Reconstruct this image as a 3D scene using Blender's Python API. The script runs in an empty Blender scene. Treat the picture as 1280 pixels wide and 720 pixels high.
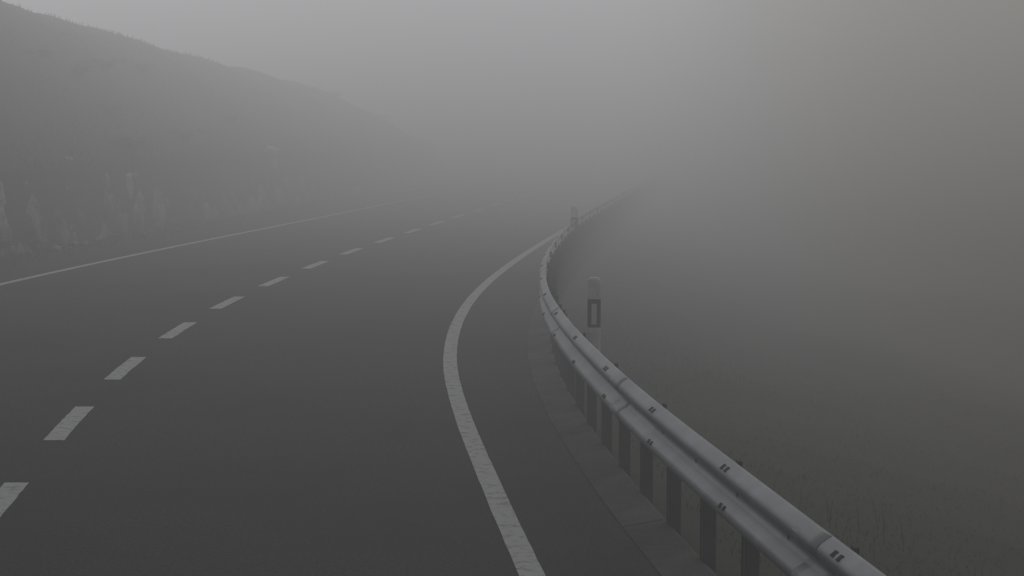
import bpy, bmesh, math, random
from mathutils import Vector, noise, Matrix
random.seed(7)
sc = bpy.context.scene

# ---------------------------------------------------------------- helpers
def interp(tab, x):
    if x <= tab[0][0]: return tab[0][1]
    for (a, b), (c, d) in zip(tab, tab[1:]):
        if x <= c: return b + (d-b)*(x-a)/(c-a)
    return tab[-1][1]
def sm(a, b, x):
    t = max(0, min(1, (x-a)/(b-a))); return t*t*(3-2*t)
HEAD = [(-60,-.125),(6,-.115),(10,-.108),(13,-.098),(15.5,-.073),(18.3,-.018),(21.5,.032),(24.5,.075),
        (27.5,.103),(31,.120),(35,.132),(45,.14),(60,.142),(600,.142)]
STEP = .1
xs = {}
x = -.67
i0 = 190
xs[i0] = x
for i in range(i0, 6600):
    x += interp(HEAD, (i+.5)*STEP)*STEP; xs[i+1] = x
x = -.67
for i in range(i0, -1000, -1):
    x -= interp(HEAD, (i-.5)*STEP)*STEP; xs[i-1] = x
def XR(y):
    f = y/STEP; i = math.floor(f); t = f-i
    return xs[i]*(1-t)+xs[i+1]*t
RAILO = [(-20,1.05),(6,.97),(9,.88),(12,.87),(16,.97),(20,1.09),(25,1.16),(30,1.13),(37,1.2),(200,1.2)]
def railo(y):   # smoothed
    return sum(interp(RAILO, y+d) for d in (-2,-1,0,1,2))/5
LEFTO = [(-20,-7.4),(20,-7.36),(25,-7.3),(33,-7.12),(43,-6.85),(57,-6.65),(300,-6.6)]
def lefto(y):
    return sum(interp(LEFTO, y+d) for d in (-3,-1.5,0,1.5,3))/5
CENO = [(-20,-3.16),(10,-3.17),(17,-3.21),(26,-3.28),(33,-3.37),(300,-3.42)]
WALL = -9.45

def mesh_obj(name, verts, faces, mat, smooth=False, parent=None):
    me = bpy.data.meshes.new(name)
    me.from_pydata(verts, [], faces); me.update()
    if smooth:
        for p in me.polygons: p.use_smooth = True
    ob = bpy.data.objects.new(name, me)
    sc.collection.objects.link(ob)
    if mat: me.materials.append(mat)
    if parent: ob.parent = parent
    return ob
def empty(name, loc=(0,0,0)):
    e = bpy.data.objects.new(name, None); e.location = loc
    sc.collection.objects.link(e); return e

def mat_noise(name, c1, c2, scale=5, rough=.85, bump=.0, bscale=40, metallic=0, detail=4, c3=None, s3=.6, stretch=None, lo=.35, hi=.65):
    m = bpy.data.materials.new(name); m.use_nodes = True
    nt = m.node_tree; N = nt.nodes; L = nt.links
    b = N['Principled BSDF']
    tc = N.new('ShaderNodeTexCoord'); src = tc.outputs['Object']
    if stretch:
        mp = N.new('ShaderNodeMapping'); mp.inputs['Scale'].default_value = stretch
        L.new(src, mp.inputs[0]); src = mp.outputs[0]
    n = N.new('ShaderNodeTexNoise'); n.inputs['Scale'].default_value = scale; n.inputs['Detail'].default_value = detail
    n.inputs['Roughness'].default_value = .65
    L.new(src, n.inputs['Vector'])
    r = N.new('ShaderNodeMapRange'); r.inputs['From Min'].default_value = lo; r.inputs['From Max'].default_value = hi
    L.new(n.outputs['Fac'], r.inputs['Value'])
    mx = N.new('ShaderNodeMix'); mx.data_type = 'RGBA'
    mx.inputs['A'].default_value = (*c1, 1); mx.inputs['B'].default_value = (*c2, 1)
    L.new(r.outputs[0], mx.inputs['Factor'])
    out = mx.outputs['Result']
    if c3:
        n3 = N.new('ShaderNodeTexNoise'); n3.inputs['Scale'].default_value = s3; n3.inputs['Detail'].default_value = 3
        L.new(src, n3.inputs['Vector'])
        r3 = N.new('ShaderNodeMapRange'); r3.inputs['From Min'].default_value = .45; r3.inputs['From Max'].default_value = .65
        L.new(n3.outputs['Fac'], r3.inputs['Value'])
        m3 = N.new('ShaderNodeMix'); m3.data_type = 'RGBA'; m3.inputs['B'].default_value = (*c3, 1)
        L.new(out, m3.inputs['A']); L.new(r3.outputs[0], m3.inputs['Factor']); out = m3.outputs['Result']
    L.new(out, b.inputs['Base Color'])
    b.inputs['Roughness'].default_value = rough; b.inputs['Metallic'].default_value = metallic
    if bump:
        nb = N.new('ShaderNodeTexNoise'); nb.inputs['Scale'].default_value = bscale; nb.inputs['Detail'].default_value = 2
        L.new(src, nb.inputs['Vector'])
        bp = N.new('ShaderNodeBump'); bp.inputs['Strength'].default_value = bump; bp.inputs['Distance'].default_value = .02
        L.new(nb.outputs['Fac'], bp.inputs['Height']); L.new(bp.outputs[0], b.inputs['Normal'])
    return m

M_asph = mat_noise('asphalt', (.022,.022,.024), (.060,.059,.059), 38, .85, .5, 90, c3=(.029,.029,.031), s3=.35, detail=5)
M_paint = mat_noise('worn_paint', (.22,.22,.22), (.56,.57,.57), 12, .75, .3, 80, lo=.28, hi=.50, detail=7)
M_conc = mat_noise('concrete', (.07,.068,.065), (.115,.112,.107), 3, .9, .4, 60, c3=(.055,.055,.05), s3=1.2)
M_steel = mat_noise('galvanised_steel', (.35,.365,.38), (.42,.44,.46), 4, .45, .0, 30, metallic=.72, c3=(.32,.333,.345), s3=1.5)
M_post = mat_noise('post_steel', (.045,.048,.048), (.085,.085,.083), 8, .8, .1, 30, metallic=.2)
M_bolt = mat_noise('bolt_slot', (.025,.025,.025), (.05,.048,.045), 30, .8)
M_plw = mat_noise('white_plastic', (.47,.50,.48), (.68,.70,.68), 9, .5, c3=(.44,.46,.43), s3=5)
M_plk = mat_noise('black_plastic', (.015,.015,.016), (.03,.03,.03), 9, .5)
M_refl = mat_noise('reflector', (.42,.43,.42), (.6,.6,.6), 80, .25)
M_rock = mat_noise('rock', (.11,.11,.11), (.36,.355,.35), 1.6, .9, .9, 12, c3=(.08,.082,.07), s3=.8, stretch=(1,1,.45), lo=.36, hi=.60)
M_ground = mat_noise('ground_turf', (.031,.034,.021), (.046,.046,.030), 3, .95, .3, 15, c3=(.039,.042,.027), s3=.3)
M_grass = mat_noise('dry_grass', (.034,.037,.023), (.049,.049,.032), 1.2, .9)
M_leaf = mat_noise('leaves', (.025,.032,.018), (.06,.058,.036), 2.0, .85)
M_need = mat_noise('needles', (.03,.04,.026), (.06,.065,.04), 1.5, .85)
M_bark = mat_noise('bark', (.06,.05,.04), (.13,.11,.09), 8, .95, .6, 20)

# ---------------------------------------------------------------- terrain height
CREST = [(-60,8),(20,7.4),(35,6.3),(47,5.4),(58,4.8),(73,4.1),(80,4.0)]
def h_ground(u, y, xx):
    if u > -9.5:
        if u < 1.05:
            return -.012 if u > -8 else -.012 + .02*noise.noise(Vector((xx, y, 0)))
        o = u-1.15
        h = -.02 - .26*max(0, min(o, 7)) - .10*max(0, min(o-7, 8))
        h += .10*noise.noise(Vector((xx*.7, y*.7, 3)))*sm(0, 1, o)
        rise = sm(56, 84, y)*sm(3.5, 16, o)*9.0 + sm(16, 60, o)*16
        return h + rise + .5*noise.noise(Vector((xx*.12, y*.12, 9)))*sm(2, 8, o)
    o = -9.5-u
    end = 1-sm(73.5, 76, y + .5*noise.noise(Vector((o*.5, 0, 5))))
    top = 1.5
    cr = interp(CREST, y)
    k = sm(-1.5, 6, o); k0 = sm(-1.5, 6, 0); k = (k-k0)/(1-k0)
    h = top+(cr-top)*k - .03*max(0, o-7)
    h += .2*noise.noise(Vector((xx*.3, y*.3, 1)))*sm(0, 2, o) + .07*noise.noise(Vector((xx*1.1, y*1.1, 4)))*sm(0,1,o)
    return -.02 + (h+.02)*end

us = [-400,-250,-150,-90,-60,-42,-30,-24]+[-20+.5*i for i in range(21)]+[-9.62,-9.5,-9.44,-9,-8,-6,-3,0,1.0]
us = sorted(set(us+[1.15+.3*i for i in range(40)]+[13.5+1.2*i for i in range(25)]+[50,65,90,150,250,400]))
ys = [-60,-40,-25,-15,-8,-4]+[-2+.6*i for i in range(150)]+[90+2.5*i for i in range(20)]+[145,160,190,240,320,450,620]
V = []; F = []
for y in ys:
    for u in us:
        xx = XR(y)+u
        V.append((xx, y, h_ground(u, y, xx)))
nu = len(us)
for j in range(len(ys)-1):
    for i in range(nu-1):
        a = j*nu+i; F.append((a, a+1, a+nu+1, a+nu))
mesh_obj('ground', V, F, M_ground, smooth=True)

# ---------------------------------------------------------------- road and markings
def strip(name, ua, ub, y0, y1, z, mat, dy=.5, jag=0):
    V = []; F = []
    n = max(1, int(round((y1-y0)/dy)))
    for j in range(n+1):
        y = y0+(y1-y0)*j/n
        a = ua(y) if callable(ua) else ua
        b = ub(y) if callable(ub) else ub
        V += [(XR(y)+a+random.uniform(-jag, jag), y, z), (XR(y)+b+random.uniform(-jag, jag), y, z)]
        if j: k = 2*j; F.append((k-2, k-1, k+1, k))
    return mesh_obj(name, V, F, mat)
strip('road', lambda y: lefto(y)-.55, lambda y: railo(y)-.21, -50, 400, 0.0, M_asph, .5)
strip('edge_line', -.07, .07, -50, 400, .004, M_paint, .15, .002)
strip('edge_line', lambda y: lefto(y)-.07, lambda y: lefto(y)+.07, -50, 400, .004, M_paint, .15, .004)
V = []; F = []
yc = 10.5-3.1*15
while yc < 250:
    y0, y1 = yc-.78, yc+.78; n = 14; base = len(V)
    for j in range(n+1):
        y = y0+(y1-y0)*j/n
        c = XR(y)+interp(CENO, y)
        V += [(c-.08+random.uniform(-.004,.004), y, .004), (c+.08+random.uniform(-.004,.004), y, .004)]
        if j: k = base+2*j; F.append((k-2, k-1, k+1, k))
    yc += 3.1
mesh_obj('centre_line', V, F, M_paint)

# concrete gutter kerb in cast segments
V = []; F = []
y = -20
while y < 150:
    L = 3.0; n = 10; base = len(V)
    prof = [(-.21,-.05),(-.21,.008),(-.185,.014),(0,.045),(.03,.052),(.055,.04),(.055,-.1)]
    for j in range(n+1):
        yy = y+.008+(L-.016)*j/n
        for (a, z) in prof:
            V.append((XR(yy)+railo(yy)+a, yy, z))
    m = len(prof)
    for j in range(n):
        for i in range(m-1):
            a = base+j*m+i; F.append((a, a+1, a+m+1, a+m))
    F.append(tuple(base+i for i in range(m))); F.append(tuple(base+n*m+i for i in range(m))[::-1])
    y += L
mesh_obj('concrete_kerb', V, F, M_conc)

# ---------------------------------------------------------------- guardrail
rail = empty('guardrail')
ZT = .76
prof = [(-.012,0),(-.022,-.006),(-.060,-.030),(-.078,-.050),(-.080,-.072),(-.066,-.095),(-.020,-.120),(-.004,-.140),(0,-.155),
        (-.004,-.170),(-.020,-.190),(-.066,-.215),(-.080,-.238),(-.078,-.260),(-.060,-.280),(-.022,-.304),(-.012,-.310)]
V = []; F = []; m = len(prof)
yy = -8.0; ylist = []
while yy < 110: ylist.append(yy); yy += .25
def railpt(y, d, z):
    X = XR(y)+railo(y); e = .2
    dx = (XR(y+e)+railo(y+e)-XR(y-e)-railo(y-e))/(2*e)
    l = math.hypot(1, dx); nx, ny = 1/l, -dx/l
    return (X+nx*d, y+ny*d, z)
for y in ylist:
    for (d, z) in prof: V.append(railpt(y, d, ZT+z))
for j in range(len(ylist)-1):
    for i in range(m-1):
        a = j*m+i; F.append((a, a+m, a+m+1, a+1))
beam = mesh_obj('beam', V, F, M_steel, smooth=True, parent=rail)
so = beam.modifiers.new('t', 'SOLIDIFY'); so.thickness = .005; so.offset = 0
def splice(y0):
    V = []; F = []
    n = 3
    for j in range(n+1):
        y = y0+.32*j/n
        for (d, z) in prof: V.append(railpt(y, d-.0045, ZT+z+ (0.0012 if z>-.1 else -.0012 if z<-.2 else 0)))
    for j in range(n):
        for i in range(m-1):
            a = j*m+i; F.append((a, a+m, a+m+1, a+1))
    ob = mesh_obj('splice', V, F, M_steel, smooth=True, parent=rail)
    s = ob.modifiers.new('t', 'SOLIDIFY'); s.thickness = .003; s.offset = 0

def box(V, F, y, d0, d1, w, z0, z1):
    b = len(V)
    for z in (z0, z1):
        for (d, e) in ((d0,-w),(d1,-w),(d1,w),(d0,w)):
            p = railpt(y, d, z); V.append((p[0], p[1]+e, z))
    F += [(b,b+3,b+2,b+1),(b+4,b+5,b+6,b+7),(b,b+1,b+5,b+4),(b+1,b+2,b+6,b+5),(b+2,b+3,b+7,b+6),(b+3,b,b+4,b+7)]
def beamface(zz):
    for (a, b2) in zip(prof, prof[1:]):
        if b2[1] <= zz <= a[1]:
            t = (a[1]-zz)/(a[1]-b2[1]); return a[0]+(b2[0]-a[0])*t
    return -.02
PV = []; PF = []; SV = []; SF = []; BV = []; BF = []
k = 0; y = 9.9-.85*20
while y < 108:
    big = (k % 2 == 0)
    zt = ZT-.13
    box(PV, PF, y, .040, .046, .045, -.8, zt)
    box(PV, PF, y-.048, .040, .105, .003, -.8, zt)
    box(PV, PF, y+.048, .040, .105, .003, -.8, zt)
    box(SV, SF, y, -.003, .037, .035, ZT-.235, ZT-.085)
    if big:
        box(SV, SF, y, .0, .022, .03, ZT-.06, ZT+.008)
        for zz in (-.030, -.222):
            for e in (-.034, .034):
                b = len(BV)
                for (dy, z) in ((-.013,-.010),(.013,-.010),(.013,.010),(-.013,.010)):
                    zz2 = zz+z
                    BV.append(railpt(y+e+dy, beamface(zz2)-.009, ZT+zz2+.003))
                for i in range(4):
                    q = BV[b+i]; BV.append((q[0]+.012, q[1], q[2]-.003))
                BF += [(b,b+1,b+2,b+3),(b,b+4,b+5,b+1),(b+1,b+5,b+6,b+2),(b+2,b+6,b+7,b+3),(b+3,b+7,b+4,b)]
    if k % 5 == 1: splice(y+.2)
    k += 1; y += .85
mesh_obj('posts', PV, PF, M_post, parent=rail)
mesh_obj('spacers', SV, SF, M_post, parent=rail)
mesh_obj('bolts', BV, BF, M_bolt, parent=rail)

# ---------------------------------------------------------------- delineator posts
def delineator(X, Y, base, H, rot):
    root = empty('delineator_post', (X, Y, 0)); root.rotation_euler = (0, 0, rot)
    def sec(s, z):
        pts = []
        for i in range(16):
            a = 2*math.pi*i/16
            cx = math.copysign(abs(math.cos(a))**.6, math.cos(a))*.06*s
            cy = math.copysign(abs(math.sin(a))**.7, math.sin(a))*.045*s
            pts.append((cx, cy, z))
        return pts
    def tube(name, levels, mat):
        V = []; F = []
        for (s, z) in levels: V += sec(s, z)
        for j in range(len(levels)-1):
            for i in range(16):
                a = j*16+i; b = j*16+(i+1) % 16; F.append((a, b, b+16, a+16))
        F.append(tuple(range(16))[::-1]); F.append(tuple(range((len(levels)-1)*16, len(levels)*16)))
        return mesh_obj(name, V, F, mat, smooth=False, parent=root)
    tube('shaft', [(1,base),(1,H-.46)], M_plw)
    tube('black_band', [(1.02,H-.459),(1.02,H-.20)], M_plk)
    tube('cap', [(1,H-.199),(1,H-.06),(.93,H-.025),(.75,H-.006),(.5,H)], M_plw)
    for s in (-1, 1):
        y0 = s*.0465; y1 = s*.053
        V = []
        for yy in (y0, y1):
            V += [(-.024,yy,H-.43),(.024,yy,H-.43),(.024,yy,H-.24),(-.024,yy,H-.24)]
        F = [(0,1,2,3),(4,5,6,7),(0,1,5,4),(1,2,6,5),(2,3,7,6),(3,0,4,7)]
        mesh_obj('reflector', V, F, M_refl, parent=root)
delineator(.755, 15.6, -.4, 1.0, -.05)
delineator(1.06, 29.0, -.4, 1.02, -.1)

# ---------------------------------------------------------------- rock wall on left
V = []; F = []
yv = [-10+.11*i for i in range(800)]
nz = 26
for y in yv:
    hh = 1.68+.22*noise.noise(Vector((y*.35, 2, 0)))+.12*noise.noise(Vector((y*1.3, 2, 0)))
    hh *= (1-.96*sm(74.5, 77.4, y))
    for i in range(nz):
        t = i/(nz-1); z = -.15+(hh+.15)*t
        p = Vector((y*.9, z*.55, .0))
        d, pts = noise.voronoi(p*1.6)
        edge = min(1, (d[1]-d[0])*3.2)
        p2 = Vector((y*2.4, z*1.6, 7)); d2, _ = noise.voronoi(p2)
        cell = noise.noise(pts[0]*7.3)
        bulge = .20*edge+.22*cell+.08*min(1,(d2[1]-d2[0])*3)+.05*noise.noise(Vector((y*6, z*5, 1)))
        u = WALL - .1 - .30*t + bulge*(1-.75*max(0,(t-.8)/.2))
        if i == nz-1: u -= .45
        V.append((XR(y)+u, y, z))
for j in range(len(yv)-1):
    for i in range(nz-1):
        a = j*nz+i; F.append((a, a+1, a+nz+1, a+nz))
mesh_obj('rock_wall', V, F, M_rock)
V = []; F = []
for k in range(90):
    y = random.uniform(8, 74); u = WALL+random.uniform(.1, .8)**1.3+.05; s = random.uniform(.03, .12)
    bm = bmesh.new(); bmesh.ops.create_icosphere(bm, subdivisions=1, radius=s)
    b = len(V); c = Vector((XR(y)+u, y, s*.3))
    for v in bm.verts:
        n = noise.noise(v.co*9+Vector((k, 0, 0)))
        q = v.co*(1+.5*n); q.z *= .7; V.append(tuple(q+c))
    for f in bm.faces: F.append(tuple(b+v.index for v in f.verts))
    bm.free()
mesh_obj('fallen_stones', V, F, M_rock)

# ---------------------------------------------------------------- grass
def blades(name, pts, hmin, hmax, w, mat, lean=.6):
    V = []; F = []
    for (x, y, z) in pts:
        h = random.uniform(hmin, hmax); a = random.uniform(0, 6.28); b = len(V)
        lx, ly = random.gauss(0, lean)*h, random.gauss(0, lean)*h
        ca, sa = math.cos(a)*w, math.sin(a)*w
        V += [(x-ca, y-sa, z-.03), (x+ca, y+sa, z-.03), (x+ca*.6+lx*.4, y+sa*.6+ly*.4, z+h*.6), (x-ca*.6+lx*.4, y-sa*.6+ly*.4, z+h*.6), (x+lx, y+ly, z+h)]
        F += [(b, b+1, b+2, b+3), (b+3, b+2, b+4)]
    return mesh_obj(name, V, F, mat)
P = []
while len(P) < 13000:
    y = 5+random.random()**1.4*18; u = 1.2+random.random()**1.2*7
    xx = XR(y)+u
    if noise.noise(Vector((xx*.8, y*.8, 0))) < random.uniform(-.7, .15): continue
    u = max(u, railo(y)+.2)
    P.append((xx, y, h_ground(u, y, xx)))
blades('grass', P, .015, .045, .004, M_grass, 1.6)
P = []
while len(P) < 90:
    y = random.uniform(5, 12); u = random.uniform(1.4, 3.0); xx = XR(y)+u
    if noise.noise(Vector((xx*1.1, y*1.1, 12))) < .12: continue
    P.append((xx, y, h_ground(u, y, xx)))
blades('weed_stalks', P, .12, .32, .003, M_grass, .25)
P = []
while len(P) < 7000:
    y = random.uniform(18, 60); o = random.random()**1.3*6; u = -9.55-o
    xx = XR(y)+u
    if noise.noise(Vector((xx*.5, y*.5, 4))) < random.uniform(-.5, .3): continue
    P.append((xx, y, h_ground(u, y, xx)))
blades('hillside_grass', P, .05, .12, .012, M_grass, .9)
P = []
for _ in range(3500):
    y = random.uniform(10, 60); u = WALL+.05+random.random()**1.5*1.1; xx = XR(y)+u
    P.append((xx, y, 0))
blades('verge_grass', P, .03, .14, .006, M_grass)

# ---------------------------------------------------------------- shrubs & trees
def shrub_mesh(name, n, seed):
    r = random.Random(seed); V = []; F = []
    cl = [Vector((r.gauss(0,.35), r.gauss(0,.35), .35+r.random()*.75)) for _ in range(14)]
    for c in cl:
        b = len(V); w = .012
        V += [(-w,0,0),(w,0,0),(c.x+w*.4,c.y,c.z),(c.x-w*.4,c.y,c.z),(0,-w,0),(0,w,0),(c.x,c.y+w*.4,c.z),(c.x,c.y-w*.4,c.z)]
        F += [(b,b+1,b+2,b+3),(b+4,b+5,b+6,b+7)]
    for k in range(n):
        c = r.choice(cl)+Vector((r.gauss(0,.13), r.gauss(0,.13), r.gauss(0,.13)))
        c.z = max(.03, c.z)
        d1 = Vector((r.gauss(0,1), r.gauss(0,1), r.gauss(0,1))).normalized(); d2 = d1.orthogonal().normalized()
        s = r.uniform(.02, .05); b = len(V)
        V += [tuple(c-d1*s), tuple(c+d2*s*.6), tuple(c+d1*s), tuple(c-d2*s*.6)]; F.append((b, b+1, b+2, b+3))
    me = bpy.data.meshes.new(name); me.from_pydata(V, [], F); me.materials.append(M_leaf); return me
SH = [shrub_mesh('shrub_mesh', 1200, s) for s in (1, 2, 3)]
for k in range(30):
    if k < 20:
        y = random.uniform(24, 74); u = -9.8-random.random()*3.5
        s = random.uniform(.2, .45)
    else:
        y = random.uniform(50, 80); u = random.uniform(2.2, 5); s = random.uniform(.4, .9)
    xx = XR(y)+u
    ob = bpy.data.objects.new('shrub', random.choice(SH)); sc.collection.objects.link(ob)
    ob.location = (xx, y, h_ground(u, y, xx)-.08)
    ob.scale = (s*1.5, s*1.5, s*.8); ob.rotation_euler = (0, 0, random.uniform(0, 6.28))

def conifer_mesh(seed, H):
    r = random.Random(seed); V = []; F = []; MI = []
    n = 8
    lv = [(0,.16),(H*.4,.11),(H*.8,.05),(H,.01)]
    for (z, rad) in lv:
        for i in range(n): a = 6.283*i/n; V.append((math.cos(a)*rad, math.sin(a)*rad, z))
    for j in range(3):
        for i in range(n):
            a = j*n+i; b = j*n+(i+1) % n; F.append((a, b, b+n, a+n)); MI.append(1)
    z = H*.12
    while z < H*.98:
        t = z/H; L0 = (1-t)**.8*H*.24+.15
        for _ in range(5):
            L = L0*r.uniform(.55, 1.15); a = r.uniform(0, 6.283); dz = r.uniform(-.35, .05)
            if r.random() < .12: continue
            d = Vector((math.cos(a), math.sin(a), dz)).normalized(); side = Vector((-math.sin(a), math.cos(a), 0))
            b = len(V); w = .02
            p0 = Vector((0,0,z)); p1 = p0+d*L
            V += [tuple(p0-side*w), tuple(p0+side*w), tuple(p1)]; F.append((b, b+1, b+2)); MI.append(1)
            m = int(8+L*12)
            for q in range(m):
                s = r.uniform(.12, 1); c = p0+d*L*s+Vector((0,0,-.18*s*s*L))+side*r.gauss(0, .12)*L+Vector((0,0,r.gauss(0,.07)))
                ld = (d*.6+side*r.choice((-1,1))*r.uniform(.3,1)+Vector((0,0,r.uniform(-.6,.15)))).normalized()
                lo = ld.orthogonal().normalized(); lo.rotate(Matrix.Rotation(r.uniform(0,6.28), 3, ld))
                sz = r.uniform(.14, .32); b = len(V)
                V += [tuple(c-lo*sz*.22), tuple(c+ld*sz*.6-lo*sz*.2), tuple(c+ld*sz), tuple(c+ld*sz*.5+lo*sz*.25)]; F.append((b,b+1,b+2,b+3)); MI.append(0)
        z += .26
    me = bpy.data.meshes.new('pine_mesh'); me.from_pydata(V, [], F)
    me.materials.append(M_need); me.materials.append(M_bark)
    me.polygons.foreach_set('material_index', MI); return me
CM = [conifer_mesh(11, 10), conifer_mesh(12, 12)]
for k in range(20):
    y = random.uniform(62, 88); u = 4.0+random.random()**1.1*22; s = random.uniform(.9, 1.35)
    xx = XR(y)+u
    ob = bpy.data.objects.new('pine_tree', random.choice(CM)); sc.collection.objects.link(ob)
    ob.location = (xx, y, h_ground(u, y, xx)-.15); ob.scale = (s*1.25, s*1.25, s); ob.rotation_euler = (0, 0, random.uniform(0, 6.28))

# small debris on the asphalt
V = []; F = []
for k in range(260):
    y = 6+random.random()**1.3*30; u = random.choice([random.uniform(-7, .7), random.uniform(.2,.7)])
    s = random.uniform(.004, .014); a = random.uniform(0, 6.28); b = len(V); c = (XR(y)+u, y)
    for (p, q) in ((1,0),(0,.6),(-1,0),(0,-.6)):
        V.append((c[0]+s*(p*math.cos(a)-q*math.sin(a)), c[1]+s*(p*math.sin(a)+q*math.cos(a)), .006+random.random()*.006))
    F.append((b,b+1,b+2,b+3))
mesh_obj('leaf_litter', V, F, M_grass)

# ---------------------------------------------------------------- fog volume, self-glowing in place of scattered light
m = bpy.data.materials.new('fog'); m.use_nodes = True
nt = m.node_tree; N = nt.nodes; L = nt.links; N.clear()
out = N.new('ShaderNodeOutputMaterial'); tc = N.new('ShaderNodeTexCoord')
sep = N.new('ShaderNodeSeparateXYZ'); L.new(tc.outputs['Object'], sep.inputs[0])
def math_(op, a, b=None, c=None):
    n = N.new('ShaderNodeMath'); n.operation = op
    for i, v in enumerate((a, b, c)):
        if v is None: continue
        if isinstance(v, (int, float)): n.inputs[i].default_value = v
        else: L.new(v, n.inputs[i])
    return n.outputs[0]
def mr(src, a, b, c, d, smooth=False):
    n = N.new('ShaderNodeMapRange'); n.interpolation_type = 'SMOOTHSTEP' if smooth else 'LINEAR'
    for i, v in zip(('From Min','From Max','To Min','To Max'), (a, b, c, d)): n.inputs[i].default_value = v
    L.new(src, n.inputs['Value']); return n.outputs[0]
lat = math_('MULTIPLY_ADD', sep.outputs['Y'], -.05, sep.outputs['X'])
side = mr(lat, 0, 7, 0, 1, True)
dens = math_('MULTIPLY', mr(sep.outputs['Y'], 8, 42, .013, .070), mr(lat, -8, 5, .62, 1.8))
Lz = mr(sep.outputs['Z'], 0, 7, .135, .52)  # glow rises with height, imitating fog lit from above
Lt = math_('MULTIPLY', Lz, math_('MULTIPLY_ADD', side, -.43, 1.0))  # mountain shade put into the emission: glow dims towards the right
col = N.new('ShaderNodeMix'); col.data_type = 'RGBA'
col.inputs['A'].default_value = (.995, .992, 1.012, 1); col.inputs['B'].default_value = (1.05, 1.01, .94, 1)  # second tint paints warm sunlight into the right-hand glow
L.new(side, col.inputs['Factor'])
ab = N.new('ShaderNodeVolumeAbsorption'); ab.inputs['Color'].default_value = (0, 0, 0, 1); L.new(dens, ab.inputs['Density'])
em = N.new('ShaderNodeEmission'); L.new(col.outputs['Result'], em.inputs['Color']); L.new(math_('MULTIPLY', dens, Lt), em.inputs['Strength'])  # emission stands in for light scattered by the fog
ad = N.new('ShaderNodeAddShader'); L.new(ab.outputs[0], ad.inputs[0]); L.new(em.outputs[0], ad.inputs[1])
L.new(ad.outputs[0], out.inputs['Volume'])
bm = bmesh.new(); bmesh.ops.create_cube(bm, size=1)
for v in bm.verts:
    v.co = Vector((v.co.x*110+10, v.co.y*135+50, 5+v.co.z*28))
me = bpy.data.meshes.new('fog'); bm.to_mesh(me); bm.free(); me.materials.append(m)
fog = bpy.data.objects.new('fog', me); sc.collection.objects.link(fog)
try: m.cycles.volume_step_rate = 1.2
except Exception as e: print(e)

# ---------------------------------------------------------------- light
w = bpy.data.worlds.new('World'); sc.world = w; w.use_nodes = True
nt = w.node_tree; bg = nt.nodes['Background']
sky = nt.nodes.new('ShaderNodeTexSky'); sky.sky_type = 'NISHITA'; sky.sun_disc = False
EL, AZ = math.radians(35), math.radians(35)
sky.sun_elevation = EL; sky.sun_rotation = AZ; sky.dust_density = 6
hs = nt.nodes.new('ShaderNodeHueSaturation'); hs.inputs['Saturation'].default_value = .25
nt.links.new(sky.outputs[0], hs.inputs['Color']); nt.links.new(hs.outputs[0], bg.inputs['Color'])
bg.inputs['Strength'].default_value = .03
sl = bpy.data.lights.new('sun', 'SUN'); sl.energy = .3; sl.angle = math.radians(25); sl.color = (1, .97, .92)
so_ = bpy.data.objects.new('sun', sl); sc.collection.objects.link(so_)
dirv = Vector((math.sin(AZ)*math.cos(EL), math.cos(AZ)*math.cos(EL), math.sin(EL)))
so_.rotation_euler = dirv.to_track_quat('Z', 'Y').to_euler()

cam = bpy.data.cameras.new('camera'); cam.lens = 60; cam.sensor_width = 36; cam.clip_end = 2000; cam.clip_start = .05
co = bpy.data.objects.new('camera', cam); sc.collection.objects.link(co)
co.location = (0, 0, 2.4); co.rotation_euler = (math.radians(90-5.49), 0, 0)
sc.camera = co
sc.view_settings.view_transform = 'Standard'; sc.view_settings.look = 'None'; sc.view_settings.exposure = 0
